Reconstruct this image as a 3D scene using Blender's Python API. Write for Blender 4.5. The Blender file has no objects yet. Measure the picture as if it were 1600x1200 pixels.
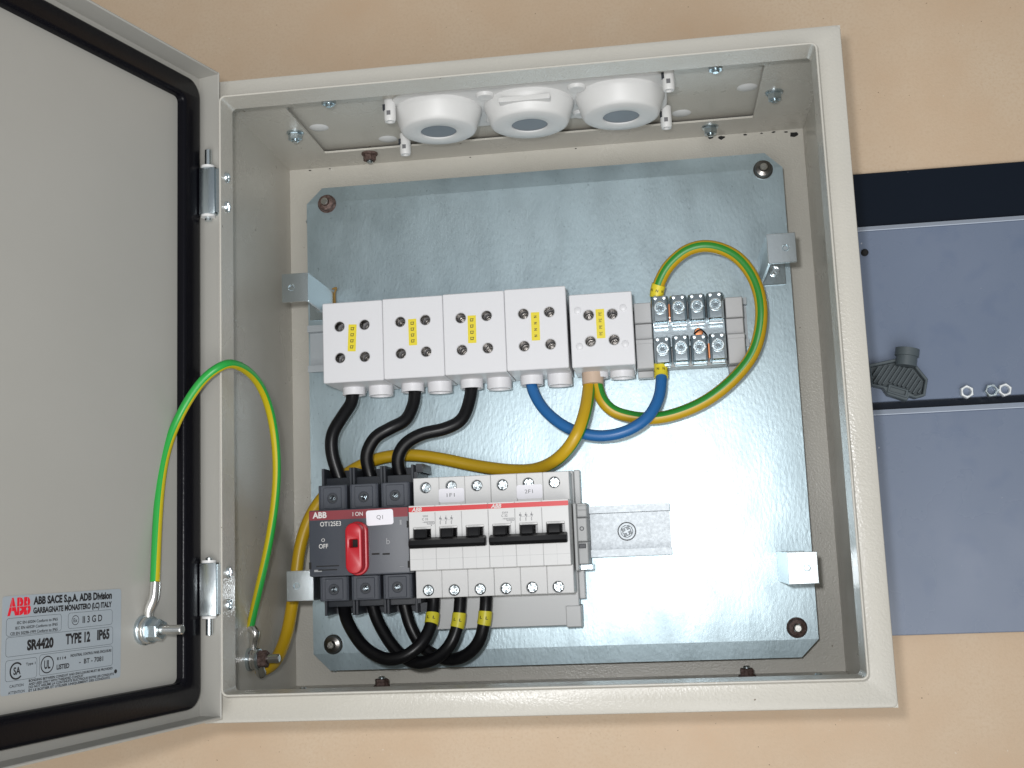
import bpy, bmesh, math, random
from mathutils import Vector, Matrix
from mathutils.geometry import tessellate_polygon
random.seed(7)
scene = bpy.context.scene
COL = scene.collection

# ------------------------------------------------------------------ camera, world, lamps, exposure
# All lengths below are millimetres in the cabinet's own frame: x to the right, y towards its top wall,
# z out of its mouth (z = 0 is the top of the rim, the table is at z = -192).
ZT = 192.0
def W(p): return Vector(((p[0]-200)/1000, (p[1]-200)/1000, (p[2]+ZT)/1000))
RC = Matrix(((0.99128167, -0.0401263, -0.1255011), (0.05732297, 0.98897077, 0.13656829), (0.11863694, -0.14257174, 0.98264876)))
CC = Vector((273.594, 95.158, 656.004)); FPX = 1792.8
cam = bpy.data.cameras.new('camera'); cam.sensor_width = 36; cam.lens = 36*FPX/1600; cam.clip_start = 0.01; cam.clip_end = 50
camo = bpy.data.objects.new('camera', cam); COL.objects.link(camo)
camo.matrix_world = Matrix.Translation(W(CC)) @ RC.transposed().to_4x4()
scene.camera = camo
def U(u, v, z):
    """measured photo position -> millimetres at height z"""
    d = RC.transposed() @ Vector(((u-800)/FPX, -(v-600)/FPX, -1)); t = (z-CC.z)/d.z
    return CC + t*d

world = bpy.data.worlds.new('World'); scene.world = world; world.use_nodes = True
bg = world.node_tree.nodes['Background']; bg.inputs[0].default_value = (0.90, 0.95, 1.0, 1); bg.inputs[1].default_value = 0.26
def area(name, loc, target, sx, sy, energy, col):
    l = bpy.data.lights.new(name, 'AREA'); l.shape = 'RECTANGLE'; l.size = sx; l.size_y = sy; l.energy = energy; l.color = col
    o = bpy.data.objects.new(name, l); COL.objects.link(o); o.location = loc
    o.rotation_euler = (Vector(target)-Vector(loc)).to_track_quat('-Z', 'Y').to_euler(); return o
area('room_window', (0.30, -1.05, 2.45), (0, 0, 0.1), 2.4, 1.9, 34, (1.0, 0.985, 0.96))
fl = bpy.data.lights.new('camera_flash', 'SPOT'); fl.energy = 9.5; fl.shadow_soft_size = 0.012; fl.color = (0.98, 0.985, 1.0); fl.spot_size = math.radians(100); fl.spot_blend = 1.0
flo = bpy.data.objects.new('camera_flash', fl); COL.objects.link(flo); flo.location = W(CC + RC.transposed() @ Vector((-28, 32, 6))); flo.rotation_euler = camo.matrix_world.to_euler()
vs = scene.view_settings; vs.view_transform = 'Standard'; vs.look = 'None'; vs.exposure = 0.12; vs.gamma = 1; vs.use_curve_mapping = False
scene.cycles.max_bounces = 8; scene.cycles.use_denoising = True

# ------------------------------------------------------------------ materials
MATS = {}
def mat(name, col, rough=0.5, metal=0.0, bump=None, var=None, spec=0.5, coat=0.0, rvar=None, scale3=None):
    m = bpy.data.materials.new(name); m.use_nodes = True; nt = m.node_tree; b = nt.nodes['Principled BSDF']
    b.inputs['Base Color'].default_value = (*col, 1); b.inputs['Roughness'].default_value = rough; b.inputs['Metallic'].default_value = metal
    b.inputs['Specular IOR Level'].default_value = spec; b.inputs['Coat Weight'].default_value = coat
    tc = nt.nodes.new('ShaderNodeTexCoord'); src = tc.outputs['Object']
    if scale3:
        mp = nt.nodes.new('ShaderNodeMapping'); mp.inputs['Scale'].default_value = scale3; nt.links.new(src, mp.inputs[0]); src = mp.outputs[0]
    if bump:                                  # (noise scale, strength, distance in m)
        n = nt.nodes.new('ShaderNodeTexNoise'); n.inputs['Scale'].default_value = bump[0]; n.inputs['Detail'].default_value = 2
        bp = nt.nodes.new('ShaderNodeBump'); bp.inputs['Strength'].default_value = bump[1]; bp.inputs['Distance'].default_value = bump[2]
        nt.links.new(src, n.inputs['Vector']); nt.links.new(n.outputs['Fac'], bp.inputs['Height']); nt.links.new(bp.outputs[0], b.inputs['Normal'])
    if var:                                   # (noise scale, second colour, low, high)
        n = nt.nodes.new('ShaderNodeTexNoise'); n.inputs['Scale'].default_value = var[0]; n.inputs['Detail'].default_value = 5; n.inputs['Roughness'].default_value = 0.6
        r = nt.nodes.new('ShaderNodeValToRGB'); r.color_ramp.elements[0].position = var[2]; r.color_ramp.elements[1].position = var[3]
        r.color_ramp.elements[0].color = (*col, 1); r.color_ramp.elements[1].color = (*var[1], 1)
        nt.links.new(src, n.inputs['Vector']); nt.links.new(n.outputs['Fac'], r.inputs[0]); nt.links.new(r.outputs[0], b.inputs['Base Color'])
    if rvar:                                  # (noise scale, rough low, rough high)
        n = nt.nodes.new('ShaderNodeTexNoise'); n.inputs['Scale'].default_value = rvar[0]; n.inputs['Detail'].default_value = 4
        r = nt.nodes.new('ShaderNodeMapRange'); r.inputs[1].default_value = 0.3; r.inputs[2].default_value = 0.7
        r.inputs[3].default_value = rvar[1]; r.inputs[4].default_value = rvar[2]
        nt.links.new(src, n.inputs['Vector']); nt.links.new(n.outputs['Fac'], r.inputs[0]); nt.links.new(r.outputs[0], b.inputs['Roughness'])
    MATS[name] = m; return m
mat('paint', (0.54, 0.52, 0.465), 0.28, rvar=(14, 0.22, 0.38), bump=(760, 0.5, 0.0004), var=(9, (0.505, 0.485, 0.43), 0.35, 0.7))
mat('paint_door_shaded', (0.40, 0.392, 0.36), 0.42, rvar=(12, 0.34, 0.50), bump=(420, 0.10, 0.0003), var=(7, (0.38, 0.372, 0.34), 0.35, 0.7))  # same cabinet paint, darkened so the door's shade sits in the colour
mat('rubber', (0.004, 0.004, 0.006), 0.25, spec=0.14, bump=(700, 0.3, 0.0003))
mat('table', (0.62, 0.485, 0.345), 0.5, bump=(700, 0.35, 0.0003), rvar=(8, 0.42, 0.62), var=(11, (0.585, 0.42, 0.275), 0.36, 0.70))
mat('zinc', (0.56, 0.64, 0.68), 0.30, 1.0, bump=(900, 0.2, 0.0002), rvar=(160, 0.22, 0.40))
mat('steel', (0.58, 0.66, 0.70), 0.24, 1.0, bump=(500, 0.15, 0.0003))
mat('bright_steel', (0.76, 0.83, 0.86), 0.27, 1.0, bump=(420, 0.12, 0.0003))
mat('nickel', (0.18, 0.17, 0.16), 0.3, 1.0)
mat('nut_zinc', (0.82, 0.85, 0.86), 0.5, 0.8)
mat('tin', (0.72, 0.71, 0.68), 0.25, 1.0)
mat('rust', (0.07, 0.042, 0.034), 0.6, 0.3, bump=(900, 0.5, 0.0004), var=(500, (0.19, 0.13, 0.115), 0.4, 0.7))
mat('copper', (0.75, 0.30, 0.14), 0.3, 1.0)
mat('white_plastic', (0.70, 0.70, 0.69), 0.45, bump=(700, 0.04, 0.0002))
mat('block_plastic', (0.70, 0.70, 0.72), 0.40, bump=(900, 0.05, 0.0002))
mat('breaker_plastic', (0.64, 0.64, 0.635), 0.42, bump=(900, 0.04, 0.0002))
mat('grey_plastic', (0.40, 0.41, 0.41), 0.45, bump=(900, 0.05, 0.0002))
mat('beige_plastic', (0.45, 0.455, 0.46), 0.40)
mat('base_plastic', (0.58, 0.59, 0.59), 0.40)
mat('dark_plastic', (0.055, 0.062, 0.078), 0.42, bump=(1500, 0.08, 0.0002))
mat('darker_plastic', (0.026, 0.030, 0.038), 0.45, bump=(1500, 0.08, 0.0002))
mat('black_plastic', (0.005, 0.005, 0.006), 0.30, spec=0.35)
mat('hole', (0.004, 0.004, 0.004), 0.7)
mat('red_plastic', (0.48, 0.012, 0.022), 0.35)
mat('red_print', (0.60, 0.02, 0.025), 0.4)
mat('dull_red', (0.22, 0.025, 0.035), 0.45)
mat('black_cable', (0.005, 0.005, 0.006), 0.34, spec=0.3, bump=(200, 0.1, 0.0004))
mat('blue_cable', (0.018, 0.13, 0.36), 0.35)
mat('tan_sleeve', (0.55, 0.42, 0.32), 0.5)
mat('yellow_tape', (0.75, 0.62, 0.03), 0.40)
mat('yellow_sleeve', (0.62, 0.55, 0.03), 0.40)
mat('paper', (0.82, 0.81, 0.86), 0.45)
mat('foil_label', (0.34, 0.385, 0.42), 0.38)
mat('black_ink', (0.012, 0.012, 0.014), 0.5)
mat('grey_ink', (0.16, 0.16, 0.17), 0.5)
mat('white_ink', (0.65, 0.64, 0.62), 0.5)
mat('dull_ink', (0.30, 0.31, 0.32), 0.5)
mat('logo_red', (0.72, 0.012, 0.03), 0.4)
mat('panel_blue', (0.165, 0.205, 0.285), 0.26, rvar=(18, 0.18, 0.36), bump=(60, 0.02, 0.001), var=(14, (0.172, 0.21, 0.29), 0.35, 0.7))
mat('panel_edge', (0.50, 0.56, 0.66), 0.3)
mat('panel_black', (0.006, 0.010, 0.018), 0.25, spec=0.2)
mat('key_plastic', (0.075, 0.095, 0.105), 0.5, bump=(900, 0.1, 0.0003))
mat('amber', (0.30, 0.17, 0.03), 0.5)
mat('membrane', (0.16, 0.185, 0.215), 0.5)
mp_ = mat('plate', (0.43, 0.525, 0.565), 0.40, 0.9, bump=(480, 0.22, 0.0004), var=(18, (0.395, 0.49, 0.53), 0.35, 0.7), rvar=(50, 0.36, 0.46), scale3=(1.0, 0.45, 1.0))
def pits(m, scale, lo, hi, col, sc3):
    """small marks scattered over a surface: dents in zinc, specks in board, dust on paint"""
    nt = m.node_tree; b = nt.nodes['Principled BSDF']; old = b.inputs['Base Color'].links[0].from_socket if b.inputs['Base Color'].links else None
    tc = nt.nodes.new('ShaderNodeTexCoord'); mp = nt.nodes.new('ShaderNodeMapping'); mp.inputs['Scale'].default_value = sc3; nt.links.new(tc.outputs['Object'], mp.inputs[0])
    n = nt.nodes.new('ShaderNodeTexNoise'); n.inputs['Scale'].default_value = scale; n.inputs['Detail'].default_value = 1.5; nt.links.new(mp.outputs[0], n.inputs['Vector'])
    r = nt.nodes.new('ShaderNodeMapRange'); r.inputs[1].default_value = lo; r.inputs[2].default_value = hi; nt.links.new(n.outputs['Fac'], r.inputs[0])
    mx = nt.nodes.new('ShaderNodeMix'); mx.data_type = 'RGBA'; mx.inputs[7].default_value = (*col, 1); nt.links.new(r.outputs[0], mx.inputs[0])
    if old: nt.links.new(old, mx.inputs[6])
    else: mx.inputs[6].default_value = b.inputs['Base Color'].default_value
    nt.links.new(mx.outputs[2], b.inputs['Base Color'])
pits(mp_, 700, 0.66, 0.78, (0.31, 0.385, 0.42), (1.0, 0.55, 1.0))
pits(MATS['table'], 480, 0.45, 0.75, (0.575, 0.43, 0.29), (1, 1, 1)); pits(MATS['table'], 420, 0.765, 0.79, (0.20, 0.13, 0.08), (1, 1, 1)); pits(MATS['table'], 300, 0.75, 0.79, (0.66, 0.55, 0.43), (1, 1, 1))
pits(MATS['panel_blue'], 60, 0.55, 0.78, (0.15, 0.19, 0.275), (1, 1, 1)); pits(MATS['panel_blue'], 260, 0.775, 0.795, (0.45, 0.47, 0.52), (1, 1, 1)); pits(MATS['panel_black'], 300, 0.775, 0.79, (0.12, 0.13, 0.15), (1, 1, 1))
pits(MATS['paint'], 240, 0.785, 0.80, (0.20, 0.17, 0.13), (1, 1, 1))
mat('rail_zinc', (0.43, 0.465, 0.49), 0.45, 0.4, bump=(600, 0.10, 0.0003), rvar=(500, 0.42, 0.48))
def stripe(name, ye, gr, lo, hi):
    m = mat(name, ye, 0.38); nt = m.node_tree; b = nt.nodes['Principled BSDF']
    uv = nt.nodes.new('ShaderNodeUVMap'); uv.uv_map = 'UVMap'; s = nt.nodes.new('ShaderNodeSeparateXYZ'); nt.links.new(uv.outputs[0], s.inputs[0])
    a = nt.nodes.new('ShaderNodeMath'); a.operation = 'GREATER_THAN'; a.inputs[1].default_value = lo; nt.links.new(s.outputs[1], a.inputs[0])
    c = nt.nodes.new('ShaderNodeMath'); c.operation = 'LESS_THAN'; c.inputs[1].default_value = hi; nt.links.new(s.outputs[1], c.inputs[0])
    k = nt.nodes.new('ShaderNodeMath'); k.operation = 'MULTIPLY'; nt.links.new(a.outputs[0], k.inputs[0]); nt.links.new(c.outputs[0], k.inputs[1])
    mx = nt.nodes.new('ShaderNodeMix'); mx.data_type = 'RGBA'; mx.inputs[6].default_value = (*ye, 1); mx.inputs[7].default_value = (*gr, 1)
    nt.links.new(k.outputs[0], mx.inputs[0]); nt.links.new(mx.outputs[2], b.inputs['Base Color'])
stripe('earth_cable', (0.55, 0.345, 0.010), (0.022, 0.24, 0.025), 0.415, 0.585)
stripe('earth_wire', (0.52, 0.42, 0.008), (0.02, 0.34, 0.05), 0.25, 0.75)

# ------------------------------------------------------------------ mesh helpers
def rr(x0, x1, y0, y1, r, n=5):
    if r <= 0: return [(x0, y0), (x1, y0), (x1, y1), (x0, y1)]
    p = []
    for cx, cy, a in ((x1-r, y0+r, -90), (x1-r, y1-r, 0), (x0+r, y1-r, 90), (x0+r, y0+r, 180)):
        for k in range(n+1):
            t = math.radians(a+90*k/n); p.append((cx+r*math.cos(t), cy+r*math.sin(t)))
    return p
def circ(cx, cy, r, n=24, a0=0): return [(cx+r*math.cos(a0+2*math.pi*k/n), cy+r*math.sin(a0+2*math.pi*k/n)) for k in range(n)]
def cross(cx, cy, L, w, a=0.0):
    p = [(L, -w), (L, w), (w, w), (w, L), (-w, L), (-w, w), (-L, w), (-L, -w), (-w, -w), (-w, -L), (w, -L), (w, -w)]
    c, s = math.cos(a), math.sin(a); return [(cx+x*c-y*s, cy+x*s+y*c) for x, y in p]
def ccw(p): 
    return p if sum(a[0]*b[1]-b[0]*a[1] for a, b in zip(p, p[1:]+p[:1])) > 0 else p[::-1]
def inset(p, d):
    """move a counter-clockwise outline inwards by d"""
    n = len(p); out = []
    for i in range(n):
        a, b, c = p[i-1], p[i], p[(i+1) % n]
        e1 = Vector((b[0]-a[0], b[1]-a[1])); e2 = Vector((c[0]-b[0], c[1]-b[1]))
        if e1.length < 1e-9 or e2.length < 1e-9: out.append(b); continue
        e1.normalize(); e2.normalize(); n1 = Vector((-e1.y, e1.x)); n2 = Vector((-e2.y, e2.x)); m = n1+n2
        m = m/max(m.length_squared, 0.5)*2 if m.length > 1e-6 else n1
        out.append((b[0]+m.x*d*1.0 if True else 0, b[1]+m.y*d))
    return out
TXT = {}
def text_geo(s, bold=0.0):
    k = (s, bold)
    if k not in TXT:
        c = bpy.data.curves.new('t', 'FONT'); c.body = s; c.size = 1; c.offset = bold; c.align_x = 'CENTER'; c.align_y = 'CENTER'; c.resolution_u = 3
        o = bpy.data.objects.new('t', c); m = o.to_mesh(); TXT[k] = ([v.co[:2] for v in m.vertices], [tuple(p.vertices) for p in m.polygons])
        o.to_mesh_clear(); bpy.data.objects.remove(o); bpy.data.curves.remove(c)
    return TXT[k]
class MB:
    def __init__(s, xf=None): s.v = []; s.f = []; s.uv = {}; s.xf = xf
    def add(s, vs, fs, xf=None):
        o = len(s.v)
        for p in vs:
            p = Vector(p)
            if xf: p = Vector(xf(p))
            if s.xf: p = Vector(s.xf(p))
            s.v.append(p)
        s.f += [tuple(i+o for i in f) for f in fs]; return s
    def plate(s, outer, z0, z1, holes=(), bev=0.0, bev0=0.0, xf=None):
        """outline with holes, extruded from z0 to z1, its upper (bev) and lower (bev0) edges chamfered"""
        outer = ccw(list(outer)); loops = [outer]+[ccw(list(h))[::-1] for h in holes]
        vs, fs = [], []; rows = []
        for lp in loops:
            idx = []
            levels = []
            if bev0: levels += [(z0, bev0), (z0+bev0, 0)]
            else: levels += [(z0, 0)]
            if bev: levels += [(z1-bev, 0), (z1-0.3*bev, 0.3*bev), (z1, bev)] if bev > 0.6 else [(z1-bev, 0), (z1, bev)]
            else: levels += [(z1, 0)]
            for z, d in levels:
                pts = inset(lp, d) if d else lp
                idx.append(list(range(len(vs), len(vs)+len(pts)))); vs += [(x, y, z) for x, y in pts]
            n = len(lp)
            for a, b in zip(idx, idx[1:]):
                fs += [(a[i], a[(i+1) % n], b[(i+1) % n], b[i]) for i in range(n)]
            rows.append((idx[0], idx[-1]))
        for top in (1, 0):
            order = [i for r in rows for i in r[top]]
            tri = tessellate_polygon([[Vector(vs[i]) for i in r[top]] for r in rows])
            for t in tri:
                a, b, c = (order[k] for k in t)
                nz = (vs[b][0]-vs[a][0])*(vs[c][1]-vs[a][1])-(vs[b][1]-vs[a][1])*(vs[c][0]-vs[a][0])
                fs.append((a, b, c) if (nz > 0) == bool(top) else (a, c, b))
        return s.add(vs, fs, xf)
    def box(s, x0, x1, y0, y1, z0, z1, bev=0.0, r=0.0, xf=None): return s.plate(rr(x0, x1, y0, y1, r, 4), z0, z1, (), bev, 0, xf)
    def cyl(s, c, axis, h, r, r2=None, n=24, bev=0.0):
        r2 = r if r2 is None else r2
        prof = [(0, 0), (r, 0), (r2, h), (0, h)] if not bev else [(0, 0), (r, 0), (r2, h-bev), (r2-bev, h), (0, h)]
        return s.lathe(c, axis, prof, n)
    def lathe(s, c, axis, prof, n=24):
        q = Vector((0, 0, 1)).rotation_difference(Vector(axis).normalized()).to_matrix(); c = Vector(c); vs, fs = [], []; rows = []
        for r, h in prof:
            if r < 1e-6: rows.append([len(vs)]); vs.append(c+q@Vector((0, 0, h)))
            else:
                rows.append(list(range(len(vs), len(vs)+n)))
                vs += [c+q@Vector((r*math.cos(2*math.pi*k/n), r*math.sin(2*math.pi*k/n), h)) for k in range(n)]
        for a, b in zip(rows, rows[1:]):
            for k in range(n):
                j = (k+1) % n
                if len(a) == 1 and len(b) == 1: continue
                if len(a) == 1: fs.append((a[0], b[j], b[k]))
                elif len(b) == 1: fs.append((a[k], a[j], b[0]))
                else: fs.append((a[k], a[j], b[j], b[k]))
        return s.add(vs, fs)
    def tube(s, pts, r, n=16, roll=0.0, twist=0.0, caps=True, carry=False):
        P = [Vector(p) for p in pts]; m = len(P); vs = []; o = len(s.v); L = 0; rad = r if callable(r) else (lambda t: r)
        uvs = []; ref = None
        for i, p in enumerate(P):
            t = (P[min(i+1, m-1)]-P[max(i-1, 0)]).normalized()
            if i: L += (p-P[i-1]).length
            up = Vector((0, 0, 1)); u = up-t*up.dot(t)
            if u.length < 0.25: u = (ref-t*ref.dot(t)) if ref else Vector((0, 1, 0))-t*t.y
            elif carry and ref: u = ref-t*ref.dot(t)
            elif ref and u.normalized().dot(ref) < 0.0: u = ref-t*ref.dot(t)
            u.normalize(); ref = u; w = t.cross(u); rl = roll+twist*L
            for k in range(n):
                a = 2*math.pi*k/n+rl-math.pi
                vs.append(p+(u*math.cos(a)+w*math.sin(a))*rad(i/(m-1)))
        fs = []
        for i in range(m-1):
            for k in range(n):
                j = (k+1) % n; s.uv[len(s.f)+len(fs)] = [(0, k/n), (0, (k+1)/n), (0, (k+1)/n), (0, k/n)]
                fs.append((i*n+k, i*n+j, (i+1)*n+j, (i+1)*n+k))
        if caps: fs += [tuple(range(n))[::-1], tuple((m-1)*n+k for k in range(n))]
        return s.add(vs, fs)
    def text(s, st, x, y, z, h, bold=0.0, w=None, rot=0.0, shear=0.0, xf=None):
        """flat lettering, capital height about h, optionally squeezed to the width w"""
        vs, fs = text_geo(st, bold); xs = [v[0] for v in vs]; ys = [v[1] for v in vs]
        if not xs: return s
        sc = h/0.70; cx = (min(xs)+max(xs))/2; cy = (min(ys)+max(ys))/2; sx = (w/(max(xs)-min(xs))) if w else sc
        c, q = math.cos(rot), math.sin(rot); out = []
        for a, b in vs:
            X, Y = (a-cx)*sx, (b-cy)*sc; X += shear*Y; out.append((x+X*c-Y*q, y+X*q+Y*c, z))
        return s.add(out, fs, xf)
    def build(s, name, m, parent=None, smooth=35, kind=None):
        me = bpy.data.meshes.new(name); base = parent['_b'] if parent is not None and '_b' in parent else (0, 0, 0)
        b = Vector(base)
        me.from_pydata([W(p)-b for p in s.v], [], s.f); me.update()
        if s.uv:
            uv = me.uv_layers.new(name='UVMap')
            for pi, co in s.uv.items():
                for k, li in enumerate(me.polygons[pi].loop_indices): uv.data[li].uv = co[k]
        bm = bmesh.new(); bm.from_mesh(me); bmesh.ops.recalc_face_normals(bm, faces=bm.faces) if not s.uv else None; bm.to_mesh(me); bm.free()
        if smooth: me.shade_smooth(); me.set_sharp_from_angle(angle=math.radians(smooth))
        me.materials.append(MATS[m]); o = bpy.data.objects.new(name, me); COL.objects.link(o)
        if parent is not None: o.parent = parent; o['_b'] = tuple(b)
        if kind: o['kind'] = kind
        return o
def thing(name, label, cat, base, group=None):
    o = bpy.data.objects.new(name, None); COL.objects.link(o); o.empty_display_size = 0.01; w = W(base); o.location = w; o['_b'] = tuple(w)
    o['label'] = label; o['category'] = cat
    if group: o['group'] = group
    return o
def tag(o, label, cat, group=None):
    o['label'] = label; o['category'] = cat
    if group: o['group'] = group
    return o
def spline(P, n=12):
    P = [Vector(p) for p in P]; P = [2*P[0]-P[1]]+P+[2*P[-1]-P[-2]]; out = []
    for i in range(1, len(P)-2):
        a, b, c, d = P[i-1:i+3]
        for k in range(n):
            t = k/n; out.append(0.5*((2*b)+(c-a)*t+(2*a-5*b+4*c-d)*t*t+(3*b-a-3*c+d)*t*t*t))
    out.append(P[-2]); return out
def smooth_path(p, it=3):
    p = list(p)
    for _ in range(it): p = [p[0]]+[(p[i-1]+p[i]*2+p[i+1])/4 for i in range(1, len(p)-1)]+[p[-1]]
    return p
def screw(parent, x, y, z, r, h=1.6, kind='cross', m='bright_steel', a=None, xf=None, name='screw'):
    """recessed-drive screw head whose crown is at z"""
    a = random.uniform(0, 1.5) if a is None else a
    hole = cross(x, y, r*0.58, r*0.15, a) if kind == 'cross' else (circ(x, y, r*0.5, 6, a) if kind == 'hex' else
           [(x+u*math.cos(a)-v*math.sin(a), y+u*math.sin(a)+v*math.cos(a)) for u, v in ((-r*.8, -r*.13), (r*.8, -r*.13), (r*.8, r*.13), (-r*.8, r*.13))])
    mb = MB(xf); mb.plate(circ(x, y, r, 20), z-h, z, [hole], bev=min(0.45*r*0.6, h*0.6) if kind != 'hex' else 0.25)
    mb.plate(circ(x, y, r*0.9, 12), z-h-0.2, z-h*0.75)
    return mb.build(name, m, parent)

ZP = -162.0      # face of the mounting plate
# ================================================================== SETTING: the table
t = MB(); t.plate(rr(-1400, 1900, -1300, 1700, 0), -200, -192.0)
tb = t.build('table', 'table', smooth=0); tb['kind'] = 'structure'

# ================================================================== ENCLOSURE
enc = thing('electrical_enclosure', 'open light grey painted steel cabinet lying on its back on the tan table', 'enclosure', (200, 200, -192))
HC = -17.7; LW = 18.0; BK = -190.4
m = MB(); m.plate(rr(0, 400, 0, 400, 2), -191.9, BK); m.build('back_panel', 'paint', enc)
def wall(name, x0, x1, y0, y1, holes=None): return MB().box(x0, x1, y0, y1, BK+0.01, HC-1.6).build(name, 'paint', enc)
wall('side_wall', 0, 1.5, 0, 400); wall('side_wall', 398.5, 400, 0, 400)
# the top and bottom walls carry a rectangular opening closed by a gland plate from outside
GX0, GX1, GZ0, GZ1 = 39, 359.5, -159, -66
for yy, nm in ((398.5, 'top_wall'), (0.0, 'bottom_wall')):
    mb = MB(lambda p, yy=yy: (p.x, yy+p.z, p.y)); mb.plate(rr(1.51, 398.49, BK+0.01, HC-1.6, 0), 0, 1.5, [rr(GX0, GX1, GZ0, GZ1, 1.5, 2)])
    mb.build(nm, 'paint', enc)
# front frame: a flat strip with a rounded outer edge and a thin standing lip round the mouth
LD = -20.5
m = MB(); m.plate(rr(0, 400, 0, 400, 3.5, 6), HC-1.6, HC, [rr(LW-.2, 400-LW+.2, LW-.2, 400-LW+.2, 3)], bev=1.5); m.build('front_frame', 'paint', enc)
m = MB(); m.plate(rr(LW-.6, 400-LW+.6, LW-.6, 400-LW+.6, 4), HC+.02, 0, [rr(LW+.6, 400-LW-.6, LW+.6, 400-LW-.6, 3)], bev=.35)
m.plate(rr(LW-.18, 400-LW+.18, LW-.18, 400-LW+.18, 3.2), LD, HC, [rr(LW+.6, 400-LW-.6, LW+.6, 400-LW-.6, 3)]); m.build('rim_lip', 'paint', enc)
# gland plates with flanged nuts
def gland(side):
    top = side > 0
    f = (lambda p: (p.x, 403.0+p.z, p.y)) if top else (lambda p: (p.x, -0.02-p.z*.5, p.y))
    mb = MB(f); mb.plate(rr(22, 378, -181, -44, 3), 0, 2); g = mb.build('gland_plate', 'paint', enc)
    gk = MB(f if top else (lambda p: (p.x, 0.4+p.z*.2, p.y))); gk.plate(rr(26, 374, -177, -48, 3), -2.98, -0.02, [rr(33, 366, -166, -58, 2)]); gk.build('seal', 'rubber', g)
    inner = (lambda p: (p.x, 398.5-p.z, p.y)) if top else (lambda p: (p.x, 1.5+p.z, p.y))
    for x, z, mt in ((73, -53, 'zinc'), (31, -112, 'zinc'), (72, -167, 'rust'), (327, -53, 'zinc'), (370, -113, 'zinc'), (329, -170, 'zinc')):
        if not top: mt = 'rust' if z < -150 else 'zinc'
        nb = MB(inner); nb.plate(circ(x, z, 6.2, 20), 0.02, 1.6, [circ(x, z, 2.5, 10)], bev=0.6)
        nb.plate(circ(x, z, 5.0, 6, 0.3+x), 1.62, 6.0, [circ(x, z, 2.5, 10)], bev=0.5)
        n = nb.build('nut', mt, g)
        sb = MB(inner); sb.plate(circ(x, z, 2.45, 12), 0.1, 7.6, bev=0.6); sb.build('stud', 'steel', n)
    for x, z in ((47, -118), (90, -152), (308, -150), (352, -112)):
        if top: pb = MB(lambda p: (p.x, 403.0-p.z, p.y)); pb.lathe((x, z, 0), (0, 0, 1), [(7, 0.05), (5.5, 0.7), (0, 1.2)], 20); pb.build('sealing_bump', 'white_plastic', g)
gland(1); gland(-1)
# flakes of dark sealant in the upper back seam
for x, y, r in ((338, 396.5, 4.0), (330, 397, 2.2), (356, 397.3, 1.6), (368, 397.3, 1.2), (377, 397.4, 1.5), (392, 394.5, 4.6), (386, 396.8, 1.6), (18, 397, 1.2), (34, 397.2, 0.9), (146, 397.2, 0.9), (228, 397.3, 0.8)):
    pts = [(x+r*random.uniform(.55, 1.25)*math.cos(k*.785), y+0.42*r*random.uniform(.5, 1.2)*math.sin(k*.785)) for k in range(8)]
    MB().plate(pts, BK+0.02, BK+0.5, bev=0.15).build('sealant_flake', 'hole', enc, smooth=0)
# little welding dimples on the back
for x, y in ((16, 356), (31, 12.5)):
    MB().lathe((x, y, BK), (0, 0, 1), [(2.2, 0), (1.6, 0.6), (0, 0.8)], 12).build('weld_dimple', 'steel', enc)
# earth stud on the left wall
es = MB(lambda p: (1.5+p.z, p.x, p.y)); SY, SZ = 30.5, -90.0
es.cyl((SY, SZ, 0), (0, 0, 1), 21, 2.9, n=14, bev=0.6)
st = es.build('earth_stud', 'tin', enc)
w_ = MB(lambda p: (1.5+p.z, p.x, p.y)); w_.plate(circ(SY, SZ, 7.6, 24), 0.05, 2.4, [circ(SY, SZ, 3.0, 12)], bev=0.5); w_.build('washer', 'steel', st)
w_ = MB(lambda p: (1.5+p.z, p.x, p.y)); w_.plate(circ(SY, SZ, 7.2, 24), 6.2, 7.8, [circ(SY, SZ, 3.0, 12)], bev=0.5); w_.build('washer', 'steel', st)
w_ = MB(lambda p: (1.5+p.z, p.x, p.y)); w_.plate(circ(SY, SZ, 5.8, 6, .2), 7.82, 13.0, [circ(SY, SZ, 3.0, 12)], bev=0.5); w_.build('nut', 'rust', st)

# hinges
for y0, y1, pin_up in ((307.5, 337.5, True), (63.5, 94.5, False)):
    hm = MB(); hm.box(3.6, 14.2, y0, y1, -11.5, -1.5, bev=1.2); h = hm.build('hinge', 'steel' if pin_up else 'bright_steel', enc)
    MB().cyl((8.6, y0-11 if not pin_up else y0-3.6, -5), (0, 1, 0), (y1-y0)+22 if False else (y1-y0+(14.2 if not pin_up else 16)), 2.1, n=14, bev=0.5).build('hinge_pin', 'bright_steel', h)
    for yy in (y0-1.5, y1+0.02): MB().lathe((8.6, yy, -5), (0, 1, 0), [(0, 0), (4.4, 0), (4.4, 1.5), (0, 1.5)], 20).build('washer', 'white_plastic', h)
    MB().box(14.22, 17.3, y0+1, y1-1, -11, -3).build('hinge_leaf', 'steel', h)
    for yy in ((y0+y1)/2-9.4, (y0+y1)/2+9.6):
        f = lambda p: (LW+.62+p.z, p.x, p.y)
        screw(h, yy, -8.5, 1.9, 3.4, 1.85, xf=f)

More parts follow.
